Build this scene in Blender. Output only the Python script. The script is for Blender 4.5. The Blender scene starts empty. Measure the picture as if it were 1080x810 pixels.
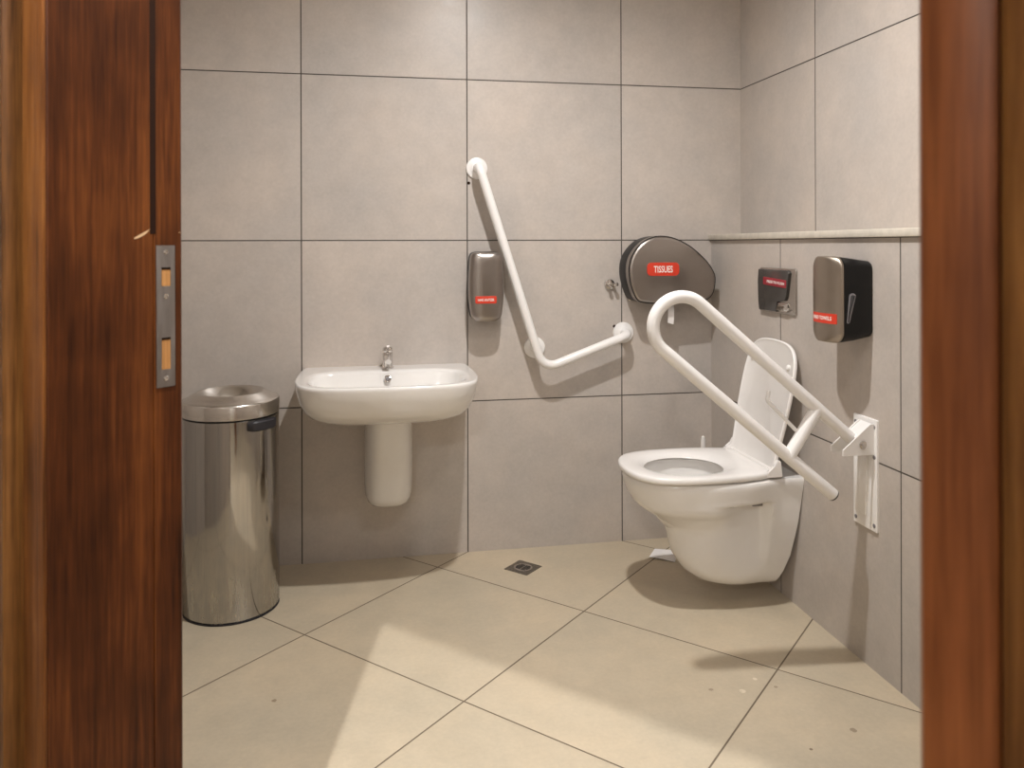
import bpy, bmesh, math, random
from mathutils import Vector, Matrix
random.seed(7)
SC = bpy.context.scene
COL = SC.collection
PI = math.pi

# ------------------------------------------------------------------ materials
def new_mat(name):
    m = bpy.data.materials.new(name); m.use_nodes = True
    nt = m.node_tree
    return m, nt, nt.nodes['Principled BSDF']

def N(nt, typ, **kw):
    n = nt.nodes.new(typ)
    for k, v in kw.items(): setattr(n, k, v)
    return n

def math_n(nt, op, a, b=None, c=None):
    n = N(nt, 'ShaderNodeMath', operation=op)
    for i, v in enumerate((a, b, c)):
        if v is None: continue
        if isinstance(v, (int, float)): n.inputs[i].default_value = v
        else: nt.links.new(v, n.inputs[i])
    return n.outputs[0]

def mix_col(nt, fac, a, b, mode='MIX'):
    n = N(nt, 'ShaderNodeMix', data_type='RGBA', blend_type=mode)
    for sock, v in ((n.inputs[0], fac), (n.inputs[6], a), (n.inputs[7], b)):
        if isinstance(v, (int, float)): sock.default_value = v
        elif isinstance(v, tuple): sock.default_value = (*v, 1) if len(v) == 3 else v
        else: nt.links.new(v, sock)
    return n.outputs[2]

def noise(nt, vec, scale, detail=4, rough=.55):
    n = N(nt, 'ShaderNodeTexNoise')
    n.inputs['Scale'].default_value = scale; n.inputs['Detail'].default_value = detail
    n.inputs['Roughness'].default_value = rough
    nt.links.new(vec, n.inputs['Vector'])
    return n.outputs['Fac']

def remap(nt, v, a, b, c, d):
    n = N(nt, 'ShaderNodeMapRange'); n.clamp = True
    nt.links.new(v, n.inputs[0])
    for i, x in enumerate((a, b, c, d)): n.inputs[i + 1].default_value = x
    return n.outputs[0]

def bump(nt, bsdf, h, strength, dist):
    n = N(nt, 'ShaderNodeBump')
    n.inputs['Strength'].default_value = strength; n.inputs['Distance'].default_value = dist
    nt.links.new(h, n.inputs['Height']); nt.links.new(n.outputs[0], bsdf.inputs['Normal'])

def simple(name, col, rough=.4, metal=0, var=.03, scale=30, coat=0, spec=.5, bumpy=0):
    m, nt, b = new_mat(name)
    tc = N(nt, 'ShaderNodeTexCoord')
    f = noise(nt, tc.outputs['Object'], scale)
    k = remap(nt, f, .3, .7, 1 - var, 1 + var)
    v = N(nt, 'ShaderNodeVectorMath', operation='SCALE')
    v.inputs[0].default_value = col
    nt.links.new(k, v.inputs['Scale'])
    nt.links.new(v.outputs[0], b.inputs['Base Color'])
    b.inputs['Roughness'].default_value = rough; b.inputs['Metallic'].default_value = metal
    b.inputs['Coat Weight'].default_value = coat; b.inputs['Coat Roughness'].default_value = .08
    b.inputs['Specular IOR Level'].default_value = spec
    if bumpy: bump(nt, b, f, bumpy, .002)
    return m

def tile_mat(name, col, ud, uo, vd, vo, size, grout, gw, rough, mott=.085, tilevar=.03, spots=()):
    m, nt, b = new_mat(name)
    tc = N(nt, 'ShaderNodeTexCoord'); P = tc.outputs['Object']
    def coord(d, o):
        n = N(nt, 'ShaderNodeVectorMath', operation='DOT_PRODUCT')
        nt.links.new(P, n.inputs[0]); n.inputs[1].default_value = d
        return math_n(nt, 'DIVIDE', math_n(nt, 'SUBTRACT', n.outputs['Value'], o), size)
    u, v = coord(ud, uo), coord(vd, vo)
    def edge(c):
        f = math_n(nt, 'FRACT', c)
        return math_n(nt, 'MULTIPLY', math_n(nt, 'MINIMUM', f, math_n(nt, 'SUBTRACT', 1, f)), size)
    e = math_n(nt, 'MINIMUM', edge(u), edge(v))
    g = remap(nt, e, gw * .5, gw * .5 + .0008, 1, 0)
    cx = N(nt, 'ShaderNodeCombineXYZ')
    nt.links.new(math_n(nt, 'FLOOR', u), cx.inputs[0]); nt.links.new(math_n(nt, 'FLOOR', v), cx.inputs[1])
    wn = N(nt, 'ShaderNodeTexWhiteNoise'); nt.links.new(cx.outputs[0], wn.inputs['Vector'])
    # every tile has its own patch of the mottled cement pattern
    off = N(nt, 'ShaderNodeVectorMath', operation='MULTIPLY_ADD')
    nt.links.new(wn.outputs['Color'], off.inputs[0]); off.inputs[1].default_value = (9, 9, 9)
    nt.links.new(P, off.inputs[2])
    V = off.outputs[0]
    n1 = noise(nt, V, 2.6, 5, .6); n2 = noise(nt, V, 14, 6, .65); n3 = noise(nt, V, 90, 3, .6)
    k = math_n(nt, 'ADD', math_n(nt, 'ADD', remap(nt, n1, .3, .7, -mott, mott), remap(nt, n2, .3, .7, -mott * .6, mott * .6)),
               remap(nt, n3, .3, .7, -mott * .45, mott * .45))
    k = math_n(nt, 'ADD', k, remap(nt, wn.outputs['Value'], 0, 1, 1 - tilevar, 1 + tilevar))
    warm = mix_col(nt, remap(nt, n1, .35, .65, 0, 1), col, (col[0] * 1.02, col[1] * .985, col[2] * .95))
    sv = N(nt, 'ShaderNodeVectorMath', operation='SCALE')
    nt.links.new(warm, sv.inputs[0]); nt.links.new(k, sv.inputs['Scale'])
    c = sv.outputs[0]
    for (sx, sy, r, sc) in spots:      # chips and dirt flecks with a place of their own
        d = N(nt, 'ShaderNodeVectorMath', operation='DISTANCE')
        nt.links.new(P, d.inputs[0]); d.inputs[1].default_value = (sx, sy, 0)
        near = remap(nt, d.outputs['Value'], r * .4, r, 1, 0)
        sp = math_n(nt, 'GREATER_THAN', math_n(nt, 'MULTIPLY', near, noise(nt, P, 70, 3)), .36)
        c = mix_col(nt, sp, c, sc)
    c = mix_col(nt, g, c, grout)
    nt.links.new(c, b.inputs['Base Color'])
    r = math_n(nt, 'ADD', remap(nt, n2, .3, .7, rough - .05, rough + .07), math_n(nt, 'MULTIPLY', g, .4))
    nt.links.new(r, b.inputs['Roughness'])
    h = math_n(nt, 'ADD', math_n(nt, 'MULTIPLY', g, -1), math_n(nt, 'MULTIPLY', n3, .04))
    bump(nt, b, h, .5, .0015)
    return m

def wood_mat(name, dark, mid, light, seed=0.0, rough=.42, zs=.9):
    m, nt, b = new_mat(name)
    tc = N(nt, 'ShaderNodeTexCoord')
    mp = N(nt, 'ShaderNodeMapping'); nt.links.new(tc.outputs['Object'], mp.inputs['Vector'])
    mp.inputs['Location'].default_value = (seed, seed * .7, seed * 1.3)
    mp.inputs['Scale'].default_value = (1, 1, .045)
    V = mp.outputs[0]
    a = noise(nt, V, 34, 4, .6)
    f = noise(nt, V, 210, 3, .6)
    mp2 = N(nt, 'ShaderNodeMapping'); nt.links.new(tc.outputs['Object'], mp2.inputs['Vector'])
    mp2.inputs['Location'].default_value = (seed * 2, 3, seed)
    mp2.inputs['Scale'].default_value = (1, 1, zs)
    c = noise(nt, mp2.outputs[0], 9, 3, .5)
    t = math_n(nt, 'ADD', math_n(nt, 'MULTIPLY', a, .48), math_n(nt, 'ADD', math_n(nt, 'MULTIPLY', f, .34), math_n(nt, 'MULTIPLY', c, .30)))
    r = N(nt, 'ShaderNodeValToRGB'); nt.links.new(t, r.inputs[0])
    e = r.color_ramp.elements
    e[0].position = .40; e[0].color = (*dark, 1)
    e[1].position = .76; e[1].color = (*light, 1)
    k = e.new(.57); k.color = (*mid, 1)
    nt.links.new(r.outputs[0], b.inputs['Base Color'])
    b.inputs['Roughness'].default_value = rough
    b.inputs['Coat Weight'].default_value = .08; b.inputs['Coat Roughness'].default_value = .3; b.inputs['Specular IOR Level'].default_value = .16
    bump(nt, b, f, .25, .001)
    return m

def metal_mat(name, col, rough, streak=(60, 60, .6), amt=.06, wob=0.0, dirt=False):
    m, nt, b = new_mat(name)
    tc = N(nt, 'ShaderNodeTexCoord')
    mp = N(nt, 'ShaderNodeMapping'); nt.links.new(tc.outputs['Object'], mp.inputs['Vector'])
    mp.inputs['Scale'].default_value = streak
    f = noise(nt, mp.outputs[0], 6, 4, .6)
    k = remap(nt, f, .3, .7, 1 - amt, 1 + amt)
    v = N(nt, 'ShaderNodeVectorMath', operation='SCALE'); v.inputs[0].default_value = col
    nt.links.new(k, v.inputs['Scale'])
    c = v.outputs[0]
    rr = remap(nt, f, .3, .7, rough * (1 - amt * 3), rough * (1 + amt * 3))
    if dirt:                            # dried splashes running down the lower half
        mp2 = N(nt, 'ShaderNodeMapping'); nt.links.new(tc.outputs['Object'], mp2.inputs['Vector'])
        mp2.inputs['Scale'].default_value = (16, 16, 3)
        s = noise(nt, mp2.outputs[0], 2.4, 5, .65)
        sp = N(nt, 'ShaderNodeSeparateXYZ'); nt.links.new(tc.outputs['Object'], sp.inputs[0])
        low = remap(nt, sp.outputs[2], .06, .3, 1, 0)
        w = math_n(nt, 'MULTIPLY', low, remap(nt, s, .42, .66, 0, 1))
        c = mix_col(nt, math_n(nt, 'MULTIPLY', w, .6), c, (.62, .58, .50))
        rr = math_n(nt, 'ADD', rr, math_n(nt, 'MULTIPLY', w, .3))
    nt.links.new(c, b.inputs['Base Color'])
    b.inputs['Metallic'].default_value = 1
    nt.links.new(rr, b.inputs['Roughness'])
    if wob:
        w_ = noise(nt, tc.outputs['Object'], 5, 2)
        bump(nt, b, w_, wob, .02)
    return m

def glow(name, col, e):
    m, nt, b = new_mat(name)
    b.inputs['Base Color'].default_value = (*col, 1)
    b.inputs['Emission Color'].default_value = (*col, 1); b.inputs['Emission Strength'].default_value = e
    return m

AN = .7935
FD1 = (math.cos(AN), -math.sin(AN), 0); FD2 = (math.sin(AN), math.cos(AN), 0)
FX, FY = .0489, -.5387
WALLC = (.495, .455, .422); GROUT = (.07, .06, .05)
M_back = tile_mat('cement_wall_tile', WALLC, (1, 0, 0), 0, (0, 0, 1), .563, .6, GROUT, .0034, .34)
M_side = tile_mat('cement_wall_tile_side', WALLC, (0, 1, 0), -.537, (0, 0, 1), .563, .6, GROUT, .0034, .34)
DD = (-.70711, .70711, 0)
M_diag = tile_mat('cement_wall_tile_entrance', WALLC, DD, 0, (0, 0, 1), .563, .6, GROUT, .0034, .34)
M_floor = tile_mat('beige_floor_tile', (.515, .448, .338), FD1, FX * FD1[0] + FY * FD1[1], FD2, FX * FD2[0] + FY * FD2[1], .5995,
                   (.15, .115, .08), .0036, .34, mott=.08, tilevar=.02,
                   spots=((1.176, -1.052, .014, (.68, .60, .47)), (1.235, -1.004, .010, (.70, .62, .5)), (0.0, -.875, .012, (.30, .23, .16)),
                          (1.357, -1.253, .014, (.30, .24, .17)), (1.10, -1.03, .010, (.32, .25, .18)), (1.27, -1.05, .008, (.32, .25, .18)),
                          (1.22, -1.30, .007, (.2, .15, .1))))
M_ceil = simple('white_ceiling_paint', (.85, .83, .80), .85)
M_stone = simple('ledge_stone', (.62, .57, .49), .45, var=.08, scale=40)
M_ceramic = simple('white_ceramic', (.80, .785, .765), .12, var=.01, coat=.5)
M_plastic = simple('white_seat_plastic', (.84, .82, .80), .22, var=.01)
M_enamel = simple('white_powder_coat', (.84, .825, .81), .28, var=.01)
M_wood = wood_mat('dark_varnished_wood', (.019, .0052, .0014), (.075, .021, .0054), (.18, .056, .013), 0)
M_wood2 = wood_mat('dark_varnished_wood_edge', (.055, .018, .005), (.16, .056, .013), (.28, .112, .028), 4.1)
M_wood3 = wood_mat('dark_varnished_wood_casing', (.04, .015, .004), (.14, .056, .014), (.26, .115, .030), 8.7)
M_woodr = wood_mat('red_brown_varnished_wood', (.11, .031, .008), (.22, .070, .021), (.33, .12, .038), 2.3)
M_raw = wood_mat('raw_wood_core', (.25, .11, .035), (.5, .25, .09), (.62, .36, .15), 1)
M_dark = simple('dark_seal_and_shadow', (.020, .0075, .003), .8, spec=.15)
M_scr = simple('pale_scratch', (.62, .42, .24), .7)
M_steel = metal_mat('brushed_bin_steel', (.42, .405, .385), .10, wob=.10, dirt=True)
M_lid = metal_mat('satin_lid_steel', (.66, .63, .59), .20, streak=(5, 5, 40), amt=.05)
M_cover = metal_mat('tinted_steel_cover', (.36, .325, .30), .30, streak=(4, 4, 8), amt=.02)
M_coverv = metal_mat('tinted_steel_cover_front', (.40, .345, .29), .38, streak=(4, 4, 8), amt=.02)
M_chrome = metal_mat('chrome', (.72, .70, .68), .07, amt=.02)
M_lockst = metal_mat('grey_lock_steel', (.36, .34, .33), .42, streak=(30, 30, 3), amt=.1)
M_drain = metal_mat('drain_steel', (.24, .22, .19), .4, streak=(20, 20, 20), amt=.2)
M_black = simple('black_plastic', (.006, .006, .0065), .34, spec=.3)
M_blacks = simple('soft_black_plastic', (.02, .019, .024), .42)
M_grey = simple('grey_plastic', (.20, .19, .20), .3)
M_smoke = simple('smoked_window', (.06, .06, .065), .12)
M_red = simple('red_label', (.62, .045, .02), .4)
M_redd = simple('deep_red_label', (.30, .022, .035), .35)
M_white = simple('white_print', (.88, .84, .80), .5)
M_paper = simple('white_paper', (.85, .83, .82), .8)
M_hole = simple('dark_hole', (.006, .005, .004), .9)
M_glaze = simple('dark_gloss_panel', (.055, .050, .047), .16)
M_sat = metal_mat('satin_chrome', (.50, .47, .44), .25, amt=.03)
M_water = simple('toilet_bowl_ceramic', (.72, .69, .64), .15)
M_lamp = glow('lamp_lens', (1, .93, .84), 6)

# ------------------------------------------------------------------ object helpers
ORIGIN = {}
def link(o): COL.objects.link(o); return o

def tag(o, label=None, cat=None, group=None, kind=None):
    for k, v in (('label', label), ('category', cat), ('group', group), ('kind', kind)):
        if v: o[k] = v
    return o

def empty(name, loc, label=None, cat=None, group=None, kind=None):
    o = bpy.data.objects.new(name, None); link(o); o.location = loc; o.empty_display_size = .05
    ORIGIN[o.name] = Vector(loc)
    return tag(o, label, cat, group, kind)

def obj(name, bm, mats, parent=None, ang=35, origin=None, label=None):
    """link a world-space bmesh as ONE mesh object (child coordinates are made relative to the thing's base)"""
    bmesh.ops.recalc_face_normals(bm, faces=bm.faces[:])
    me = bpy.data.meshes.new(name)
    org = ORIGIN[parent.name] if parent else Vector(origin or (0, 0, 0))
    bmesh.ops.translate(bm, vec=-org, verts=bm.verts[:])
    bm.to_mesh(me); bm.free()
    for m in (mats if isinstance(mats, (list, tuple)) else [mats]): me.materials.append(m)
    me.shade_smooth(); me.set_sharp_from_angle(angle=math.radians(ang))
    o = bpy.data.objects.new(name, me); link(o)
    ORIGIN[o.name] = org
    if parent: o.parent = parent
    else: o.location = org
    if label: o['label'] = label
    return o

def B(): return bmesh.new()

def box(bm, lo, hi, bev=0, seg=2, M=None, mi=0):
    r = bmesh.ops.create_cube(bm, size=1)
    vs = r['verts']
    c = [(a + b) / 2 for a, b in zip(lo, hi)]; s = [abs(b - a) for a, b in zip(lo, hi)]
    for v in vs: v.co = Vector((v.co.x * s[0] + c[0], v.co.y * s[1] + c[1], v.co.z * s[2] + c[2]))
    if bev:
        es = list({e for v in vs for e in v.link_edges})
        rr = bmesh.ops.bevel(bm, geom=es, offset=bev, segments=seg, profile=.5, affect='EDGES')
        vs = list({v for f in rr['faces'] for v in f.verts} | {v for v in vs if v.is_valid})
    fs = {f for v in vs for f in v.link_faces}
    for f in fs: f.material_index = mi
    if M is not None: bmesh.ops.transform(bm, matrix=M, verts=vs)
    return vs

def loft(bm, rings, closed=True, cap0=True, cap1=True, mi=0):
    R = [[bm.verts.new(p) for p in r] for r in rings]
    n = len(R[0]); fs = []
    for a, b in zip(R[:-1], R[1:]):
        for i in range(n if closed else n - 1):
            j = (i + 1) % n
            try: fs.append(bm.faces.new((a[i], a[j], b[j], b[i])))
            except ValueError: pass
    if cap0: fs.append(bm.faces.new(R[0][::-1]))
    if cap1: fs.append(bm.faces.new(R[-1]))
    for f in fs: f.material_index = mi
    return R

def frame_of(d):
    d = Vector(d).normalized()
    a = Vector((0, 0, 1)) if abs(d.z) < .9 else Vector((1, 0, 0))
    x = a.cross(d).normalized(); return x, d.cross(x), d

def lathe(bm, prof, o=(0, 0, 0), ax=(0, 0, 1), n=40, cap0=True, cap1=True):
    x, y, d = frame_of(ax); o = Vector(o)
    rings = [[o + d * h + (x * math.cos(2 * PI * i / n) + y * math.sin(2 * PI * i / n)) * r for i in range(n)] for r, h in prof]
    return loft(bm, rings, True, cap0, cap1)

def cyl(bm, a, b, r, n=24, bev=0):
    a, b = Vector(a), Vector(b); L = (b - a).length
    p = [(r, 0), (r, L)] if not bev else [(r - bev, 0), (r, bev), (r, L - bev), (r - bev, L)]
    return lathe(bm, p, a, b - a, n)

def smooth_path(pts, rad, seg=10):
    """polyline with rounded corners"""
    P = [Vector(p) for p in pts]; out = [P[0]]
    for i in range(1, len(P) - 1):
        a, b, c = P[i - 1], P[i], P[i + 1]
        r = rad[i] if isinstance(rad, (list, tuple)) else rad
        u, v = (a - b).normalized(), (c - b).normalized()
        th = u.angle(v); t = r / math.tan(th / 2)
        s, e = b + u * t, b + v * t
        cen = b + (u + v).normalized() * (r / math.sin(th / 2))
        for k in range(seg + 1):
            q = s.lerp(e, k / seg)
            va, ve = (s - cen), (e - cen)
            ang = va.angle(ve); f = k / seg
            q = cen + (va * math.sin((1 - f) * ang) + ve * math.sin(f * ang)) / math.sin(ang)
            out.append(q)
    out.append(P[-1]); return out

def tube(bm, path, r, n=20, caps=True):
    P = [Vector(p) for p in path]; rings = []
    t0 = (P[1] - P[0]).normalized(); x, y, _ = frame_of(t0); prev = t0
    for i, p in enumerate(P):
        t = (P[min(i + 1, len(P) - 1)] - P[max(i - 1, 0)]).normalized()
        q = prev.rotation_difference(t); x = q @ x; y = q @ y; prev = t
        rr = r[i] if isinstance(r, (list, tuple)) else r
        rings.append([p + (x * math.cos(2 * PI * k / n) + y * math.sin(2 * PI * k / n)) * rr for k in range(n)])
    return loft(bm, rings, True, caps, caps)

def catmull(pts, sub=8, closed=False):
    P = [Vector(p) for p in pts]; n = len(P); out = []
    rng = range(n if closed else n - 1)
    for i in rng:
        g = (lambda k: P[k % n]) if closed else (lambda k: P[max(0, min(n - 1, k))])
        a, b, c, d = g(i - 1), g(i), g(i + 1), g(i + 2)
        for s in range(sub):
            t = s / sub
            out.append(.5 * ((2 * b) + (c - a) * t + (2 * a - 5 * b + 4 * c - d) * t * t + (3 * b - a - 3 * c + d) * t ** 3))
    if not closed: out.append(P[-1])
    return out

def rrect(w, h, r, seg=6):
    out = []
    for cx, cy, a0 in ((w / 2 - r, h / 2 - r, 0), (-w / 2 + r, h / 2 - r, 90), (-w / 2 + r, -h / 2 + r, 180), (w / 2 - r, -h / 2 + r, 270)):
        for k in range(seg + 1):
            a = math.radians(a0 + 90 * k / seg); out.append((cx + r * math.cos(a), cy + r * math.sin(a)))
    return out

def scale2(poly, k, inset=None):
    cx = sum(p[0] for p in poly) / len(poly); cy = sum(p[1] for p in poly) / len(poly)
    return [((p[0] - cx) * k + cx, (p[1] - cy) * k + cy) for p in poly]

def inset2(poly, d):
    """offset a 2D loop inward by d along its averaged normals"""
    n = len(poly); A = sum(poly[i][0] * poly[(i + 1) % n][1] - poly[(i + 1) % n][0] * poly[i][1] for i in range(n))
    s = 1 if A > 0 else -1; out = []
    for i in range(n):
        a, c = poly[i - 1], poly[(i + 1) % n]
        tx, ty = c[0] - a[0], c[1] - a[1]; L = math.hypot(tx, ty) or 1
        out.append((poly[i][0] - s * ty / L * d, poly[i][1] + s * tx / L * d))
    return out

def by_angle(poly, c, n=96, a0=0):
    """resample a closed 2D loop at n even angles about c"""
    res = []; m = len(poly)
    for k in range(n):
        a = a0 + 2 * PI * k / n; dx, dy = math.cos(a), math.sin(a); best = None
        for i in range(m):
            x1, y1 = poly[i][0] - c[0], poly[i][1] - c[1]; x2, y2 = poly[(i + 1) % m][0] - c[0], poly[(i + 1) % m][1] - c[1]
            ex, ey = x2 - x1, y2 - y1; den = dx * ey - dy * ex
            if abs(den) < 1e-12: continue
            t = (x1 * ey - y1 * ex) / den; s = (x1 * dy - y1 * dx) / den
            if t > 0 and -1e-6 <= s <= 1 + 1e-6 and (best is None or t > best): best = t
        res.append((c[0] + dx * best, c[1] + dy * best))
    return res

def text_bm(s, height, maxw, M, depth=.0004):
    """lettering as a thin mesh, centred, in the local XY plane of M"""
    cu = bpy.data.curves.new('lettering', 'FONT'); cu.body = s; cu.align_x = 'CENTER'; cu.align_y = 'CENTER'
    cu.size = 1; cu.extrude = .01; cu.resolution_u = 3; cu.offset = .012
    o = bpy.data.objects.new('lettering', cu); link(o)
    dg = bpy.context.evaluated_depsgraph_get(); me = bpy.data.meshes.new_from_object(o.evaluated_get(dg))
    bm = B(); bm.from_mesh(me)
    bpy.data.objects.remove(o); bpy.data.meshes.remove(me); bpy.data.curves.remove(cu)
    xs = [v.co.x for v in bm.verts]; ys = [v.co.y for v in bm.verts]
    w, h = max(xs) - min(xs), max(ys) - min(ys); mx, my = (max(xs) + min(xs)) / 2, (max(ys) + min(ys)) / 2
    for v in bm.verts: v.co = Vector(((v.co.x - mx) * maxw / w, (v.co.y - my) * height / h, v.co.z / .01 * depth / 2))
    bmesh.ops.transform(bm, matrix=M, verts=bm.verts[:])
    return bm

def basis(o, x, y, z):
    m = Matrix.Identity(4)
    for i, c in enumerate((x, y, z, o)):
        for j in range(3): m[j][i] = c[j]
    return m

# facing the room from the back wall (normal -y) and from the right wall (normal -x)
def on_back(x, z, y): return basis((x, y, z), (1, 0, 0), (0, 0, 1), (0, -1, 0))
def on_right(y, z, x): return basis((x, y, z), (0, -1, 0), (0, 0, 1), (-1, 0, 0))

def plate(bm, poly, t, M, bev=0.0, mi=0):
    """a 2D loop extruded t along local +z with a rounded front edge"""
    rings = [[M @ Vector((p[0], p[1], 0)) for p in poly]]
    if bev:
        for k in range(5):
            a = PI / 2 * k / 4
            q = inset2(poly, bev * (1 - math.cos(a)))
            rings.append([M @ Vector((p[0], p[1], t - bev + bev * math.sin(a))) for p in q])
    else: rings.append([M @ Vector((p[0], p[1], t)) for p in poly])
    return loft(bm, rings, mi=mi)

# ------------------------------------------------------------------ the room
CAM = Vector((.2356, -2.953, 1.1423))
XL, XR, XB = -.95, 1.6954, 1.569            # left wall, right wall, face of the boxed-in cistern
H = 2.5
s2 = math.sqrt(.5)
def DN(d, n, z=0): return Vector((CAM.x + s2 * n - s2 * d, CAM.y + s2 * n + s2 * d, z))   # entrance-wall axes

bm = B(); box(bm, (-3.2, -5.5, -.1), (3.2, .1, 0))
tag(obj('floor', bm, M_floor), 'beige stone tiles laid diagonally across the washroom floor', kind='structure')
bm = B(); box(bm, (-3.2, -5.5, H), (3.2, .1, H + .1))
tag(obj('ceiling', bm, M_ceil), 'white washroom ceiling', kind='structure')
bm = B(); box(bm, (XL - .1, 0, 0), (XR + .1, .1, H))
tag(obj('wall_back', bm, M_back), 'grey-beige tiled wall behind the washbasin', kind='structure')
bm = B()
loft(bm, [[(XR + .1, y, 0), (XB, y, 0), (XB, y, 1.163), (XR, y, 1.163), (XR, y, H), (XR + .1, y, H)] for y in (0, -3.1)])
tag(obj('wall_right', bm, M_side), 'grey-beige tiled wall with a boxed-out lower half behind the toilet', kind='structure')
bm = B(); box(bm, (XL - .1, -1.6, 0), (XL, 0, H))
tag(obj('wall_left', bm, M_side), 'grey-beige tiled wall beside the bin', kind='structure')
bm = B(); box(bm, (1.0, -3.1, 0), (XR, -3.0, H))
tag(obj('wall_front', bm, M_back), 'short tiled wall beside the entrance', kind='structure')
bm = B(); box(bm, (XB - .012, -3.0, 1.163), (XR, 0, 1.1845), .003)
tag(obj('trim_1', bm, M_stone), 'pale stone ledge strip capping the boxed-out wall', kind='structure')

N0, N1 = .43, .598                           # corridor and room faces of the entrance wall
DL, DR, HH = .928, .058, 2.06                # left and right jamb faces, head height
LT = .047                                    # lining thickness
def dn_box(bm, d0, d1, n0, n1, z0, z1, bev=0, mi=0, seg=2):
    return box(bm, (d0, n0, z0), (d1, n1, z1), bev, seg, basis(DN(0, 0, 0), (-s2, s2, 0), (s2, s2, 0), (0, 0, 1)), mi)
bm = B()
dn_box(bm, DL + LT, 2.25, N0 + .012, N1, 0, H); dn_box(bm, -.68, DR - .035, N0, N1, 0, H); dn_box(bm, DR - .035, DL + LT, N0, N1, HH + .04, H)
tag(obj('wall_entrance', bm, M_diag), 'tiled wall across the corner that holds the doorway', kind='structure')
# corridor outside the doorway
bm = B()
dn_box(bm, 2.0, 2.1, -2.0, N0, 0, H); dn_box(bm, -1.5, 2.0, -2.1, -2.0, 0, H); dn_box(bm, -1.6, -1.5, -2.0, N0, 0, H); dn_box(bm, -1.5, -.68, N0, N0 + .1, 0, H)
tag(obj('wall_corridor', bm, M_ceil), 'plain painted corridor wall outside the doorway', kind='structure')

# ------------------------------------------------------------------ the door frame
door = empty('door_1', DN(.5, .5), 'dark varnished wooden door frame around the entrance', kind='structure')
bm = B()                                      # left lining, one profile with a shallow groove near its room edge
prof = [(DL, N0 + .004), (DL + .004, N0), (DL + LT, N0), (DL + LT, N1), (DL + .003, N1), (DL, N1 - .003), (DL, .5590), (DL + .0015, .5585),
        (DL + .0015, .5572), (DL, .5567)]
loft(bm, [[DN(d, n, z) for d, n in prof] for z in (0, HH)])
jl = obj('jamb', bm, M_wood, door)
bm = B(); dn_box(bm, DL - .0003, DL + .0042, .5535, .5612, 1.158, HH)
obj('seal_strip', bm, M_dark, jl, label='dark seal strip above the strike plate')
bm = B()                                      # pale scratch across the left jamb
pts = [(.548, 1.158), (.5535, 1.164), (.5465, 1.1605), (.540, 1.157), (.5335, 1.1535), (.5330, 1.1515), (.5375, 1.1525), (.5420, 1.1545)]
loft(bm, [[DN(DL - e, n, z) for n, z in pts] for e in (-.0005, .0003)])
obj('scratch', bm, M_scr, jl, label='pale scratch in the varnish')
bm = B(); pts = [(.5925, 1.1600), (.5935, 1.1612), (.5950, 1.1604), (.5938, 1.1596)]
loft(bm, [[DN(DL - e, n, z) for n, z in pts] for e in (-.0005, .0003)])
obj('scratch', bm, M_scr, jl, label='tiny chip at the edge of the varnish')
bm = B(); dn_box(bm, DL + .0005, DL + LT, N0 - .0022, N0 + .002, 0, HH, .001)
obj('jamb_edge', bm, M_wood2, jl, label='lighter front edge of the jamb')
bm = B(); dn_box(bm, DR - .0352, DR, N0, N1, 0, HH, .005)
jr = obj('jamb', bm, M_woodr, door)
bm = B(); dn_box(bm, DR - .0352, DL + LT, N0, N1, HH, HH + .04, .002)
obj('header', bm, M_wood, door)
bm = B()                                      # left casing, rounded moulding
cp = [(DL + LT + .007, N0 + .012), (DL + LT + .007, N0 - .008), (DL + LT + .009, N0 - .014), (DL + LT + .013, N0 - .018), (DL + LT + .022, N0 - .0165),
      (DL + LT + .03, N0 - .012), (DL + LT + .07, N0 - .014), (DL + LT + .08, N0 - .008), (DL + LT + .08, N0 + .012)]
loft(bm, [[DN(d, n, z) for d, n in cp] for z in (0, HH + .12)])
obj('architrave', bm, M_wood3, door)
bm = B()
e0 = DR - .0352
cp = [(e0, N0), (e0, N0 - .008), (e0 - .004, N0 - .013), (e0 - .012, N0 - .016), (e0 - .03, N0 - .012), (e0 - .07, N0 - .014), (e0 - .08, N0 - .008), (e0 - .08, N0)]
loft(bm, [[DN(d, n, z) for d, n in cp] for z in (0, HH + .12)])
obj('architrave', bm, M_wood3, door)
bm = B(); dn_box(bm, e0, DL + LT + .003, N0 - .016, N0, HH + .04, HH + .12, .004)
obj('architrave', bm, M_wood3, door)

# strike plate let into the left jamb: a steel strip with two openings onto raw wood
PN0, PN1, PZ0, PZ1 = .5614, .5864, .9665, 1.1440
holes = ((1.0930, 1.1165), (.9885, 1.0285))
bm = B()
hn0, hn1 = PN0 + .0065, PN1 - .006
ds, de = DL - .0012, DL + .001
dn_box(bm, ds, de, PN0, hn0, PZ0, PZ1); dn_box(bm, ds, de, hn1, PN1, PZ0, PZ1)
zc = PZ0
for z0, z1 in sorted(holes) + [(PZ1, PZ1)]:
    dn_box(bm, ds, de, hn0, hn1, zc, z0); zc = z1
sp = obj('strike_plate', bm, M_lockst, door, label='grey steel strike plate with two openings')
for z0, z1 in holes:
    bm = B(); dn_box(bm, DL - .0006, DL + .0006, hn0, hn1, z0, z1); obj('mortise', bm, M_raw, sp, label='raw wood seen through the opening')
    bm = B(); dn_box(bm, DL - .0009, DL + .0005, hn0, hn1, z1 - .003, z1); obj('mortise_painted_shadow', bm, M_dark, sp, label='painted shadow along the top of the opening')  # shade under the opening's upper edge, laid on as a dark strip
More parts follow.
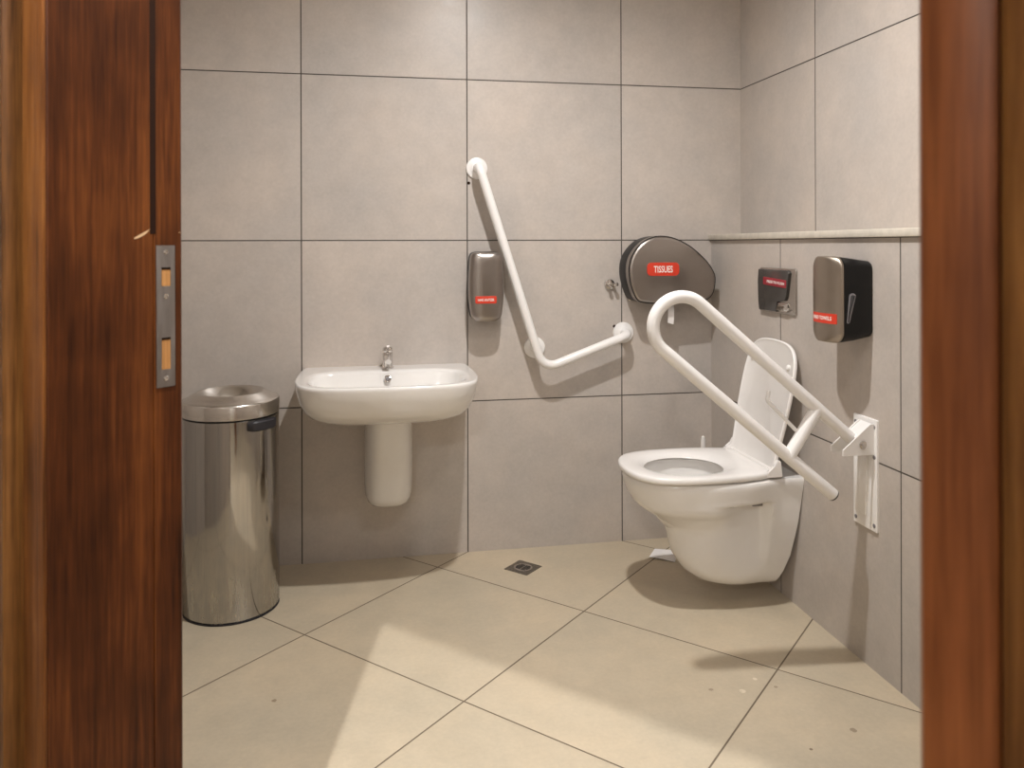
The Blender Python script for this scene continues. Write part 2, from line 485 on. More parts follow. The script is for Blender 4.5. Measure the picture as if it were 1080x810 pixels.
for z in (1.1360, 1.0800, .9775):
    bm = B(); c = DN(DL - .0012, (PN0 + PN1) / 2, z); ax = Vector((s2, -s2, 0))
    lathe(bm, [(.0032, 0), (.0032, .0004), (.002, .0010), (.0006, .0004)], c, ax, 14)
    obj('screw', bm, M_chrome, sp, label='screw head')

# ------------------------------------------------------------------ bin
bx, by = -.195, -.295
bin_ = empty('pedal_bin', (bx, by, 0), 'stainless steel cylinder waste bin with funnel top beside the door frame', 'bin')
bin_.name = 'waste_bin'; ORIGIN[bin_.name] = Vector((bx, by, 0))
R = .1465
bm = B(); lathe(bm, [(R - .004, .004), (R, .010), (R, .300), (R, .610), (R - .004, .612)], (bx, by, 0), n=96)
obj('body', bm, M_steel, bin_)
bm = B(); lathe(bm, [(R - .004, 0), (R + .0005, .001), (R + .0005, .0035), (R - .003, .0045)], (bx, by, 0), n=96)
obj('base_ring', bm, M_blacks, bin_, label='dark plastic base ring')
bm = B(); lathe(bm, [(R - .005, .6095), (R - .001, .6105), (R - .001, .6145), (R - .005, .6155)], (bx, by, 0), n=96)
obj('rim_gasket', bm, M_black, bin_, label='black seam under the lid')
bm = B()
lathe(bm, [(R - .003, .6145), (R + .0015, .616), (R + .002, .655), (R - .0005, .6605), (R - .008, .663), (.125, .6715), (.106, .6815), (.1025, .6835), (.0985, .6825),
           (.074, .645), (.045, .618), (.045, .6165)], (bx, by, 0), n=96)
lid = obj('lid', bm, M_lid, bin_, ang=50)
bm = B(); lathe(bm, [(.0447, .6172), (.001, .6172)], (bx, by, 0), n=32); obj('opening', bm, M_hole, lid, label='dark opening at the bottom of the funnel')
def bin_handle(az, w):
    bm = B(); a = math.radians(az)
    rings = []
    for k in range(13):
        t = (k / 12 - .5) * w / R
        aa = a + t; e = 1 - abs(k / 12 * 2 - 1) ** 6
        ro, ri = R + .004 + .016 * e, R - .002
        z0, z1 = .578 + .003 * (1 - e), .6085 - .003 * (1 - e)
        b_ = .004
        loop = [(ri, z0), (ro - b_, z0), (ro, z0 + b_), (ro, z1 - b_), (ro - b_, z1), (ri, z1)]
        rings.append([(bx + r * math.cos(aa), by + r * math.sin(aa), z) for r, z in loop])
    loft(bm, rings); obj('handle', bm, M_blacks, bin_, label='black plastic side handle')
bin_handle(-42, .105); bin_handle(138, .105)

# ------------------------------------------------------------------ washbasin on a half pedestal
cx0 = .3
basin = empty('washbasin', (cx0, 0, .20), 'white ceramic washbasin on a half pedestal under the soap dispenser wall', 'washbasin')
half = [(0, -.466), (.09, -.463), (.173, -.453), (.236, -.430), (.278, -.386), (.296, -.320), (.303, -.25), (.302, -.15), (.297, -.05), (.294, 0)]
hh = [(p.x, p.y) for p in catmull([(a, b, 0) for a, b in half], 6)]
outer = hh + [(-x, y) for x, y in hh[::-1]][0:-1]
ihalf = [(0, -.438), (.10, -.434), (.17, -.422), (.222, -.395), (.250, -.345), (.258, -.27), (.250, -.19), (.215, -.148), (.12, -.136), (0, -.134)]
ih = [(p.x, p.y) for p in catmull([(a, b, 0) for a, b in ihalf], 6)]
inner = ih + [(-x, y) for x, y in ih[::-1]][1:-1]
CC = (0, -.25); NA = 200
oa = by_angle(outer, CC, NA); ia = by_angle(inner, CC, NA)
RZ = .705
def sc_o(kx, ky, z): return [(cx0 + x * kx, y * ky, z) for x, y in oa]
def sc_i(k, z, c=(0, -.285)): return [(cx0 + c[0] + (x - c[0]) * k, c[1] + (y - c[1]) * k, z) for x, y in ia]
rings = []
for kx, ky, z in ((.30, .52, .555), (.55, .66, .5585), (.74, .775, .569), (.86, .865, .588), (.925, .925, .612), (.965, .968, .642), (.985, .99, .672),
                  (.994, .998, .690), (.997, 1.0, .697), (.994, .998, .7025), (.985, .99, RZ)):
    rings.append(sc_o(kx, ky, z))
rings.append([(cx0 + x * .972, y * .975 - .005, RZ) for x, y in oa])
rings.append([(cx0 + x * 1.0, y * 1.0, RZ) for x, y in [(a[0] * .35 + b[0] * .65, a[1] * .35 + b[1] * .65) for a, b in zip(oa, ia)]])
for k, z in ((1.0, RZ - .0012), (.985, .7005), (.972, .692), (.95, .672), (.90, .635), (.80, .605), (.6, .588), (.3, .580), (.08, .578)):
    rings.append(sc_i(k, z))
bm = B(); loft(bm, rings)
bowl = obj('bowl', bm, M_ceramic, basin, ang=60)
bm = B(); lathe(bm, [(.021, 0), (.023, .002), (.021, .004), (.015, .003), (.012, .001)], (cx0, -.285, .5785), n=28)
obj('drain', bm, M_chrome, bowl, label='chrome waste ring')
# half pedestal: set back towards the wall at the bottom
rings = []
def ped_ring(w, d, z, n=3.2, k=36):
    r = []
    for i in range(k + 1):
        t = PI * i / k
        r.append((cx0 + .006 + w * math.copysign(abs(math.cos(t)) ** (2 / n), math.cos(t)), -d * abs(math.sin(t)) ** (2 / n), z))
    return r
for z, w, d in ((.580, .088, .235), (.545, .086, .228), (.50, .086, .215), (.42, .087, .188), (.34, .087, .160), (.28, .0855, .140), (.25, .0825, .130),
                (.232, .076, .121), (.222, .066, .110), (.2185, .052, .092)):
    rings.append(ped_ring(w, d, z))
bm = B(); loft(bm, rings)
obj('half_pedestal', bm, M_ceramic, basin, ang=60)
# tap
tx, ty = cx0 + .004, -.060
tap = empty('tap', (tx, ty, RZ)); tap.parent = basin; tap.location = Vector((tx, ty, RZ)) - Vector((cx0, 0, .20))
bm = B()
lathe(bm, [(.0215, 0), (.0215, .004), (.0185, .007), (.0175, .03), (.0185, .052), (.017, .057)], (tx, ty, RZ), n=32)
tube(bm, [(tx, ty - .010, RZ + .040), (tx, ty - .04, RZ + .043), (tx, ty - .075, RZ + .040), (tx, ty - .088, RZ + .034)], [.0135, .0125, .0115, .0105], 20)
bpy.data.objects.remove(tap)
tap = obj('tap', bm, M_chrome, basin, label='chrome mixer tap')
bm = B()
lathe(bm, [(.0165, .058), (.018, .061), (.018, .070), (.014, .076), (.004, .077)], (tx, ty, RZ), n=32)
tube(bm, [(tx, ty - .01, RZ + .070), (tx, ty - .04, RZ + .077), (tx, ty - .065, RZ + .086)], [.007, .006, .005], 14)
obj('lever', bm, M_chrome, tap, label='chrome lever')
bm = B()
oc = Vector((cx0 + .002, -.1475, .6805)); on_ = Vector((0, -.93, .36)).normalized()
lathe(bm, [(.0105, -.003), (.0125, .0), (.0120, .0025), (.0085, .003), (.0065, .0005)], oc, on_, 28)
ov = obj('overflow_ring', bm, M_chrome, basin, label='chrome overflow ring')
bm = B(); lathe(bm, [(.0066, 0), (.001, .0007)], oc + on_ * .0006, on_, 20); obj('overflow_hole', bm, M_grey, ov, label='dark overflow hole')
# shut-off tails under the bowl
for sx in (-.098, .100):
    bm = B(); tube(bm, smooth_path([(cx0 + sx, -.002, .535), (cx0 + sx, -.05, .535), (cx0 + sx * .8, -.06, .60)], .012), .008, 12)
    lathe(bm, [(.018, 0), (.018, .003), (.01, .006)], (cx0 + sx, -.0005, .535), (0, -1, 0), 20)
    obj('supply_pipe', bm, M_chrome if sx < 0 else M_enamel, basin)

# ------------------------------------------------------------------ soap dispenser
sd = empty('soap_dispenser', (.671, 0, .86), 'small upright steel hand-cleaner dispenser between basin and angled grab bar', 'dispenser')
so = catmull([(.0, .128), (.040, .127), (.0555, .112), (.0605, .07), (.063, .02), (.0625, -.04), (.057, -.09), (.050, -.114), (.030, -.125), (0, -.128)], 6)
so2 = [(p[0], p[1]) for p in [(q.x, q.y) for q in catmull([(a, b, 0) for a, b in
      [(.0, .128), (.040, .127), (.0565, .112), (.0605, .07), (.063, .02), (.0625, -.04), (.057, -.09), (.050, -.114), (.030, -.126), (0, -.128)]], 6)]]
so2 = so2 + [(-x, y) for x, y in so2[::-1]][1:-1]
SX, SZ = .660, .992
Msd = on_back(SX, SZ, 0)
bm = B(); plate(bm, [(x * 1.0 + .002, y * 1.01) for x, y in so2], .060, Msd, .004)
obj('back_shell', bm, M_black, sd, label='black back shell')
bm = B()
rings = []
for ins, h in ((0, .055), (0, .085), (.002, .090), (.006, .094), (.014, .098), (.026, .1015), (.040, .1035)):
    rings.append([Msd @ Vector((x, y, h)) for x, y in inset2([(p[0] * (1 - ins * 1.0 / .063), p[1] * (1 - ins * .55 / .128)) for p in so2], 0)])
loft(bm, rings)
obj('cover', bm, M_cover, sd, ang=60)
lb = rrect(.078, .027, .005)
bm = B(); plate(bm, lb, .0035, on_back(SX - .005, .9470, -.1010), .0008); l1 = obj('label_plate', bm, M_red, sd, label='red label')
obj('lettering', text_bm('HAND SANITIZER', .0095, .060, on_back(SX - .005, .9470, -.1048)), M_white, l1, label='white lettering')
bm = B(); plate(bm, rrect(.034, .010, .004), .004, on_back(SX, .888, -.0960), .001)
obj('push_bar', bm, M_cover, sd)

# ------------------------------------------------------------------ angled grab bar
gb = empty('grab_bar', (.86, 0, .75), 'white angled grab bar on the back wall between soap and tissue dispensers', 'grab bar')
RT = .0165
A0, A1, A2 = Vector((.636, -.075, 1.432)), Vector((.872, -.075, .684)), Vector((1.205, -.075, .806))
def flange(c, stem_to):
    bm = B(); c = Vector((c[0], 0, c[1]))
    lathe(bm, [(.0405, 0), (.0405, .005), (.0385, .0085), (.031, .0105), (.0235, .012), (.021, .014)], c, (0, -1, 0), 44)
    f = obj('flange', bm, M_enamel, gb)
    return f
# each end turns to the wall
d01 = (A1 - A0).normalized(); d12 = (A2 - A1).normalized()
E0, E2 = A0, A2
pth = smooth_path([Vector((E0.x, -.008, E0.z)), E0, A1, E2, Vector((E2.x, -.008, E2.z))], [0, .030, .055, .030, 0], 10)
bm = B(); tube(bm, pth, RT, 24)
obj('rail', bm, M_enamel, gb)
flange((E0.x, E0.z), None); flange((E2.x, E2.z), None)
mr = A0.lerp(A1, .908); mid = Vector((.8545, 0, .758))
bm = B(); tube(bm, [(mid.x, -.008, mid.z), (mr.x, -.07, mr.z)], RT * .9, 20); obj('standoff', bm, M_enamel, gb)
flange((mid.x, mid.z), None)
for (x, z) in ((E0.x - .030, E0.z - .055), (E2.x - .035, E2.z + .025)):
    bm = B(); lathe(bm, [(.006, 0), (.006, .0008), (.001, .001)], (x, 0, z), (0, -1, 0), 12)
    obj('screw_plug', bm, M_dark, gb, label='dark old drill hole beside the flange')

# ------------------------------------------------------------------ robe hook
hk = empty('robe_hook', (1.155, 0, .995), 'small chrome two-prong robe hook on the tiles left of the tissue dispenser', 'hook')
bm = B(); lathe(bm, [(.0205, 0), (.0205, .006), (.0185, .010), (.012, .012)], (1.150, 0, .994), (0, -1, 0), 32)
obj('base', bm, M_chrome, hk)
for sx in (-1, 1):
    bm = B(); x = 1.155 + sx * .0120
    tube(bm, [(1.154 + sx * .005, -.006, .994), (1.155 + sx * .009, -.018, .9935), (x, -.034, .994)], [.0056, .006, .0066], 16)
    lathe(bm, [(.0066, 0), (.0080, .001), (.0080, .006), (.006, .0085), (.001, .009)], (x, -.034, .994), (0, -1, .06), 18)
    obj('prong', bm, M_chrome, hk)

# ------------------------------------------------------------------ jumbo roll dispenser
td = empty('tissue_dispenser', (1.36, 0, .93), 'large rounded steel roll dispenser marked TISSUES with red label', 'dispenser')
front = [(1.221, .941), (1.198, .995), (1.190, 1.052), (1.202, 1.104), (1.241, 1.152), (1.296, 1.176), (1.359, 1.172), (1.43, 1.140), (1.493, 1.087), (1.525, 1.042),
         (1.532, 1.010), (1.525, .968), (1.505, .941), (1.470, .932), (1.40, .926), (1.32, .925), (1.26, .927)]
fo = [(p.x, p.y) for p in catmull([(a, b, 0) for a, b in front], 6, True)]
Y0 = basis((0, 0, 0), (1, 0, 0), (0, 0, 1), (0, -1, 0))
bk = [((x - 1.36) * 1.012 + 1.362, (z - 1.05) * 1.005 + 1.05) for x, z in fo]
bm = B(); plate(bm, bk, .078, Y0, .006); obj('back_shell', bm, M_black, td, label='black back shell')
bm = B()
rings = [[Y0 @ Vector((p[0], p[1], h)) for p in inset2(fo, i)] for i, h in ((.004, .074), (0, .078), (0, .114), (.0015, .119), (.005, .1225), (.012, .1245))]
loft(bm, rings); obj('cover', bm, M_cover, td, ang=50)
bm = B(); plate(bm, inset2(fo, -.0012), .004, Y0 @ Matrix.Translation((0, 0, .1155)), .001)
obj('edge_bead', bm, M_black, td, label='dark bead round the cover')
bm = B(); plate(bm, rrect(.127, .050, .017), .003, on_back(1.3215, 1.0535, -.1235), .0008); l2 = obj('label_plate', bm, M_red, td, label='red label reading TISSUES')
obj('lettering', text_bm('TISSUES', .025, .074, on_back(1.3215, 1.0535, -.1268)), M_white, l2, label='white lettering')
bm = B()                                        # a strip of paper hanging from the slot
rings = []
for k in range(9):
    t = k / 8; z = .938 - .094 * t; y = -.070 - .010 * math.sin(t * 2.4); w = .0115
    rings.append([(1.371 - w - .002 * t, y, z + .004 * t), (1.371 + w - .002 * t, y - .002, z - .003 * t), (1.371 + w - .002 * t, y + .0006 - .002, z - .003 * t), (1.371 - w - .002 * t, y + .0006, z + .004 * t)])
loft(bm, rings); obj('paper_strip', bm, M_paper, td, label='strip of paper hanging from the slot')

# ------------------------------------------------------------------ flush plate
fp = empty('flush_plate', (XB, -.525, .92), 'dark square flush plate with red strip on the boxed wall above the toilet', 'flush plate')
bm = B(); plate(bm, rrect(.236, .150, .008), .006, on_right(-.5245, .992, XB), .003); obj('frame', bm, M_sat, fp)
bm = B(); pan = [(-.112, .069), (.078, .069), (.086, .060), (.070, -.015), (.060, -.030), (.012, -.036), (.004, -.069), (-.108, -.069), (-.115, -.040), (-.118, .03)]
plate(bm, pan, .008, on_right(-.5245, .992, XB - .0055), .002); obj('cover_panel', bm, M_glaze, fp, label='dark glossy panel')
bm = B(); plate(bm, rrect(.062, .018, .004), .006, on_right(-.5245 - .045, .945, XB - .0055), .002); obj('button', bm, M_chrome, fp, label='chrome small-flush button')
bm = B(); plate(bm, [(.012, -.062), (.070, -.066), (.088, -.058), (.062, -.044), (.018, -.046)], .010, on_right(-.5245, .992, XB - .0055), .002); obj('button', bm, M_chrome, fp, label='chrome large-flush button')
Mr = on_right(-.5225, 1.0195, XB - .0125) @ Matrix.Rotation(math.radians(-2.5), 4, 'Z')
bm = B(); plate(bm, rrect(.150, .026, .004), .0025, Mr, .0006); l3 = obj('label_strip', bm, M_redd, fp, label='deep red strip label')
obj('lettering', text_bm('PRESS TO FLUSH', .009, .112, Mr @ Matrix.Translation((.008, 0, .0028))), M_white, l3, label='white lettering')

# ------------------------------------------------------------------ towel dispenser on the right wall
pd = empty('towel_dispenser', (XB, -.96, .87), 'black wall dispenser with bulged steel front beside the ledge, right of the flush plate', 'dispenser')
yc = -.958; zt, zb = 1.100, .884
def pd_ring(w, h, r, zc, x): return [(XB - x, yc - a, zc + b) for a, b in rrect(w, h, r, 8)]
bm = B()
loft(bm, [pd_ring(.128, .196, .016, .9965, 0), pd_ring(.134, .206, .018, .9960, .006), pd_ring(.138, .222, .026, .9945, .05), pd_ring(.140, .232, .032, .9945, .086)])
body = obj('body', bm, M_black, pd, ang=50)
bm = B()                                        # bulged steel front
def cov(ky, kz, x): return [(XB - x, yc - a * ky, .9945 + b * kz) for a, b in rrect(.139, .234, .034, 10)]
rings = [cov(.98, .985, .0855), cov(1.0, 1.0, .088), cov(1.0, 1.0, .0925)]
for k in (.985, .95, .9, .83, .75, .65, .5, .35, .2, .05):
    rings.append(cov(k, (.965 + .035 * k ** .5), .094 + .020 * (1 - k ** 2.3)))
loft(bm, rings); obj('cover', bm, M_coverv, pd, ang=50, label='bulged steel front cover')
bm = B()                                        # level window on the near side
win = [(p.x, p.y) for p in catmull([(.078, .933, 0), (.0715, .936, 0), (.0665, .955, 0), (.0545, 1.002, 0), (.0555, 1.010, 0), (.062, 1.013, 0), (.0705, 1.010, 0), (.0735, 1.000, 0), (.0775, .955, 0), (.0795, .938, 0)], 4, True)]
Mw = basis((XB, yc - .0690, 0), (-1, 0, 0), (0, 0, 1), (0, -1, 0))
plate(bm, win, .0022, Mw, .0008); w_ = obj('level_window', bm, M_grey, pd, label='grey rimmed level window')
bm = B(); plate(bm, inset2(win, .0045), .0026, Mw, .0004); obj('pane', bm, M_smoke, w_, label='dark pane')
def front_x(y): return XB - .0943 - .0198 * (1 - abs((y - yc) / .0695) ** 2.3)
bm = B(); rings = []
for k in range(13):
    y = -.912 - .104 * k / 12
    x = front_x(y)
    rings.append([(x + .001, y, .930), (x - .0012, y, .930), (x - .0012, y, .957), (x + .001, y, .957)])
loft(bm, rings); l4 = obj('label_plate', bm, M_red, pd, label='red label wrapped over the front')
tb = text_bm('HAND TOWELS', .0105, .084, Matrix.Identity(4))
for v in tb.verts:
    y = -.960 - v.co.x; v.co = Vector((front_x(y) - .0014 - v.co.z, y, .944 + v.co.y))
obj('lettering', tb, M_white, l4, label='white lettering')

# ------------------------------------------------------------------ toilet
YT = -.527
tl = empty('toilet', (XB, YT, .06), 'white wall-hung toilet with its lid raised', 'toilet')
def T(u, v, z): return (XB - u, YT + v, z)
BK = [(.06, .050), (.10, .036), (.16, .022), (.25, .010), (.34, .003), (.42, .0)]   # the back leaves the wall towards the bottom
def lerp_tab(tab, z):
    for a, b in zip(tab[:-1], tab[1:]):
        if a[0] <= z <= b[0]:
            t = (z - a[0]) / (b[0] - a[0]); return [x + (y - x) * t for x, y in zip(a[1:], b[1:])]
    return list(tab[-1][1:]) if z > tab[-1][0] else list(tab[0][1:])
def sstep(a, b, x):
    t = max(0, min(1, (x - a) / (b - a))); return t * t * (3 - 2 * t)
# z: front reach, half width of the bowl, half width at the wall flange
TAB = [(.060, .20, .055, .056), (.066, .265, .074, .064), (.080, .305, .090, .074), (.11, .345, .104, .088), (.16, .375, .116, .106), (.22, .388, .123, .119),
       (.255, .400, .128, .126), (.275, .425, .134, .130), (.295, .455, .143, .133), (.308, .475, .154, .135), (.320, .492, .166, .137), (.335, .505, .1705, .139), (.36, .520, .1725, .143), (.385, .529, .1775, .148), (.405, .532, .180, .151), (.414, .529, .178, .150), (.418, .522, .173, .147)]
zs = [.060, .063, .066, .072, .080, .095, .11, .135, .16, .19, .22, .24, .255, .265, .275, .285, .295, .305, .315, .325, .335, .342, .348, .354, .36, .372, .385, .395, .405, .414, .418]
def bowl_ring(z):
    uf, w, wf = lerp_tab(TAB, z)
    K = 44; right = []
    u0 = uf - w * 1.55
    for i in range(K + 1):
        if i < 24: u = u0 * i / 24
        else:
            a = PI / 2 * (i - 24) / (K - 24); u = u0 + (uf - u0) * math.sin(a)
        if u <= u0: b = w
        else: b = w * max(0, 1 - ((u - u0) / (uf - u0)) ** 2.25) ** (1 / 2.25)
        # wall flange blends into the bowl side
        f = sstep(.06, .20, u); bb = wf * (1 - f) + b * f if u < u0 + .02 else b
        # bolt recess in the side, below the rim
        rec = sstep(.096, .122, u) * (1 - sstep(.150, .300, u)) * (1 - sstep(.338, .350, z)) * sstep(.07, .12, z)
        bb -= rec * max(0, bb - .100)
        right.append((u, bb))
    right[-1] = (uf, 0)
    ub = lerp_tab(BK, z)[0]
    right = [(u + ub * max(0, 1 - u / .10), b) for u, b in right]
    return [T(u, -b, z) for u, b in right] + [T(u, b, z) for u, b in right[::-1][1:]]
rings = [bowl_ring(z) for z in zs]
top = rings[-1]
hc, ha, hb = .332, .152, .135
def in_ring(k, z, du=0):
    out = []
    for p in top:
        u, v = XB - p[0] - hc, p[1] - YT
        a = math.atan2(v / .17, u / .20)
        out.append(T(hc + du + ha * k * math.cos(a), hb * k * math.sin(a), z))
    return out
for k, z, du in ((1.0, .4175, 0), (.985, .413, 0), (.99, .395, 0), (.95, .36, 0), (.85, .31, -.005), (.65, .26, -.015), (.4, .22, -.02), (.12, .20, -.02)):
    rings.append(in_ring(k, z, du))
bm = B(); loft(bm, rings)
pan_ = obj('bowl', bm, M_ceramic, tl, ang=50)
bm = B(); box(bm, T(.100, -.098, .323), T(.150, -.108, .341), .003); obj('bolt_cap', bm, M_grey, tl, label='grey fixing cap in the side recess')
# seat ring
sh = [(.098, .146), (.14, .163), (.20, .176), (.28, .1815), (.36, .180), (.43, .170), (.487, .144), (.522, .098), (.537, .045), (.540, 0)]
shc = [(p.x, p.y) for p in catmull([(a, b, 0) for a, b in sh], 7)]
sout = shc + [(u, -v) for u, v in shc[::-1][1:]]
SCC = (.335, 0)
so_ = by_angle(sout, SCC, 120)
si_ = [(SCC[0] + .127 * math.cos(2 * PI * k / 120), .117 * math.sin(2 * PI * k / 120)) for k in range(120)]
def srg(o, ins, z): return [T(u, v, z) for u, v in (inset2(o, ins) if ins else o)]
def mixr(t, z): return [T(a[0] * (1 - t) + b[0] * t, a[1] * (1 - t) + b[1] * t, z) for a, b in zip(so_, si_)]
Z0s = .4240
rings = [mixr(.06, Z0s), srg(so_, .002, Z0s), srg(so_, 0, Z0s + .003), srg(so_, 0, Z0s + .012), srg(so_, .0022, Z0s + .0165), srg(so_, .007, Z0s + .0185), mixr(.35, Z0s + .0192),
         mixr(.62, Z0s + .0185), mixr(.82, Z0s + .0145), mixr(.95, Z0s + .007), mixr(1.0, Z0s + .002), mixr(.98, Z0s), mixr(.06, Z0s)]
bm = B(); loft(bm, rings, cap0=False, cap1=False); bmesh.ops.remove_doubles(bm, verts=bm.verts[:], dist=1e-5)
seat = obj('seat', bm, M_plastic, tl, ang=50)
for v in (-.12, .12):
    bm = B(); box(bm, T(.42, v - .012, .418), T(.455, v + .012, .4225), .001); obj('buffer', bm, M_plastic, seat)
# raised lid
LU0, LU1, LZ0, LZ1 = .098, .010, .438, .844
lh = [(0, .150), (.02, .147), (.06, .149), (.14, .158), (.22, .162), (.29, .160), (.340, .151), (.374, .130), (.394, .096), (.402, .05), (.404, 0)]
lc = [(p.x, p.y) for p in catmull([(a, b, 0) for a, b in lh], 6)]
lout = lc + [(h, -v) for h, v in lc[::-1][1:]]
lean = Vector((-(LU1 - LU0), 0, LZ1 - LZ0)).normalized()       # up along the lid
lnorm = Vector((-lean.z, 0, lean.x))                            # towards the bowl
LO = Vector(T(LU0, 0, LZ0))
def LP(h, v, d): return LO + lean * h + Vector((0, v, 0)) + lnorm * d
rings = [[LP(h, v, d) for h, v in (inset2(lout, i) if i else lout)] for i, d in ((.012, -.008), (.004, -.007), (0, -.003), (0, .004), (.0016, .0065), (.004, .007), (.007, .0055), (.011, .003))]
bm = B(); loft(bm, rings); lidt = obj('lid', bm, M_plastic, tl, ang=55)
for v in (-.118, .118):
    bm = B(); c = LP(.325, v, .003); lathe(bm, [(.009, 0), (.009, .004), (.006, .007), (.001, .0075)], c, lnorm, 20); obj('buffer', bm, M_plastic, lidt)
for s in (-1, 1):
    bm = B()
    rings = []
    for vv in (.146, .160):
        w_ = 1 if vv < .155 else .85
        rings.append([T(u, s * vv, z) for u, z in ((.078, .426), (.126, .426), (.128, .440), (.114, .447), (.102, .457), (.092, .478), (.082, .476), (.076, .43))])
    loft(bm, rings); bmesh.ops.bevel(bm, geom=bm.edges[:], offset=.002, segments=2, affect='EDGES'); obj('hinge', bm, M_plastic, tl)

# ------------------------------------------------------------------ fold-down rail beside the toilet
YR = -1.008
fr = empty('fold_down_rail', (XB, YR, .375), 'white fold-down support rail half raised beside the toilet', 'support rail')
def Rr(x, z, y=YR): return Vector((x - .006, y, z + .003))
bm = B()
RR = .0168
# upper arm and lower arm joined by a rounded end
L1 = Rr(1.466, .470); U1 = Rr(1.527, .612)
uc = Rr(1.0387, .929); un = Vector((.635, 0, .772)); ut = Vector((.772, 0, -.635)); ur = .0777
pth = [U1] + [uc + (un * math.cos(PI * k / 36) - ut * math.sin(PI * k / 36)) * ur for k in range(37)] + [L1]
dl = (uc - un * ur - L1).normalized()
tube(bm, pth, RR, 26, True)
obj('rail', bm, M_enamel, fr)
bm = B(); lathe(bm, [(RR * .99, 0), (RR * 1.0, .001), (RR * .97, .004), (.004, .0055)], L1, -dl, 24); obj('end_cap', bm, M_blacks, fr, label='dark end cap')
bm = B(); tube(bm, [Rr(1.4200, .7035), Rr(1.395, .665), Rr(1.338, .580)], RR * 1.02, 22); obj('strut', bm, M_enamel, fr)
bm = B(); tube(bm, smooth_path([Rr(1.372, .636, YR + .006), Rr(1.282, .727, YR + .012), Rr(1.288, .752, YR + .014)], .008, 6), .0052, 14)
obj('paper_roll_arm', bm, M_enamel, fr)
# wall plate
bm = B(); plate(bm, rrect(.104, .300, .003), .006, on_right(-.996, .5255, XB), .0015)
wp = obj('wall_plate', bm, M_enamel, fr)
bm = B(); plate(bm, [(-.040, -.115), (.006, -.115), (.014, .055), (-.046, .055)], .005, on_right(-.996, .5255, XB - .0055), .002); obj('stiffener', bm, M_enamel, wp)
for yy, zz in ((-.955, .655), (-1.036, .655), (-1.037, .575), (-.955, .392), (-1.036, .392)):
    bm = B(); lathe(bm, [(.0055, 0), (.0055, .0012), (.003, .002), (.001, .001)], (XB - .006, yy, zz), (-1, 0, 0), 16); obj('screw', bm, M_grey, wp, label='dark screw head')
# hinge bracket: two triangular cheeks, a sloping top and a bolt
tri = [(.0, .664), (.0, .583), (.092, .583), (.092, .598), (.012, .664)]
for yy in (-1.036, -.982):
    bm = B(); rings = [[(XB - .006 - u, yy + e, z) for u, z in tri] for e in (-.0022, .0022)]
    loft(bm, rings); obj('bracket_cheek', bm, M_enamel, fr)
bm = B(); rings = [[(XB - .006 - u, y, z) for u, z in ((.004, .660), (.050, .625), (.050, .629), (.004, .664))] for y in (-1.034, -.984)]
loft(bm, rings); obj('bracket_top', bm, M_enamel, fr)
bm = B(); cyl(bm, (XB - .040, -1.0375, .610), (XB - .040, -.976, .610), .008, 20)
lathe(bm, [(.011, 0), (.011, .003), (.007, .0055), (.001, .006)], (XB - .040, -1.038, .610), (0, -1, 0), 20); obj('pivot_bolt', bm, M_chrome, fr, label='steel pivot bolt')

# ------------------------------------------------------------------ toilet brush behind the toilet
tb_ = empty('toilet_brush', (1.452, -.185, 0), 'white toilet brush standing behind the toilet, only its handle tip showing', 'toilet brush')
bm = B(); lathe(bm, [(.045, 0), (.048, .004), (.044, .12), (.040, .125), (.037, .12), (.036, .02)], (1.452, -.185, 0), n=32); obj('holder', bm, M_plastic, tb_)
bm = B(); lathe(bm, [(.012, .1), (.010, .2), (.009, .38), (.008, .425), (.0055, .436), (.001, .439)], (1.452, -.185, 0), n=20); obj('handle', bm, M_plastic, tb_)

# ------------------------------------------------------------------ floor drain, paper scrap
fd = empty('floor_drain', (.774, -.180, 0), 'small square steel floor drain in front of the back wall', 'drain')
FDM = basis((.774, -.180, 0), FD1, FD2, (0, 0, 1))
bm = B(); box(bm, (-.049, -.049, -.002), (.049, .049, .0014), .0008, 1, FDM)
fdf = obj('frame', bm, M_drain, fd)
bm = B(); lathe(bm, [(.033, 0), (.033, .0006), (.031, .0009), (.001, .0009)], (.774, -.180, .0013), n=36); obj('grate', bm, M_sat, fd, label='round slotted grate')
for i in range(5):
    for j in range(2):
        w = (.020, .026, .028, .026, .020)[i]
        x0 = (-.002 - w) if j == 0 else .002
        bm = B(); box(bm, (x0 * .9, -.0195 + i * .0085, .0018), ((x0 + w) * .9, -.0145 + i * .0085, .0026), 0, 1, FDM); obj('slot', bm, M_hole, fdf)
bm = B()
NP = 9
pc = [Vector((1.243, -.180, 0)), Vector((1.292, -.108, 0)), Vector((1.372, -.140, 0)), Vector((1.320, -.238, 0))]
def pq(a, b):
    p = pc[0].lerp(pc[1], a).lerp(pc[3].lerp(pc[2], a), b)
    p.z = .002 + .004 * (math.sin(a * 5 + 1) * math.sin(b * 4) + 1) * .6; return p
rows = [[pq(i / NP, j / NP) for j in range(NP + 1)] for i in range(NP + 1)]
gv = [[bm.verts.new(p) for p in r] for r in rows]
for i in range(NP):
    for j in range(NP): bm.faces.new((gv[i][j], gv[i + 1][j], gv[i + 1][j + 1], gv[i][j + 1]))
r = bmesh.ops.extrude_face_region(bm, geom=bm.faces[:])
bmesh.ops.translate(bm, vec=(0, 0, -.0012), verts=[v for v in r['geom'] if isinstance(v, bmesh.types.BMVert)])
tag(obj('paper_scrap', bm, M_paper, origin=(1.30, -.17, 0)), 'crumpled white paper scrap on the floor beneath the toilet', 'paper')

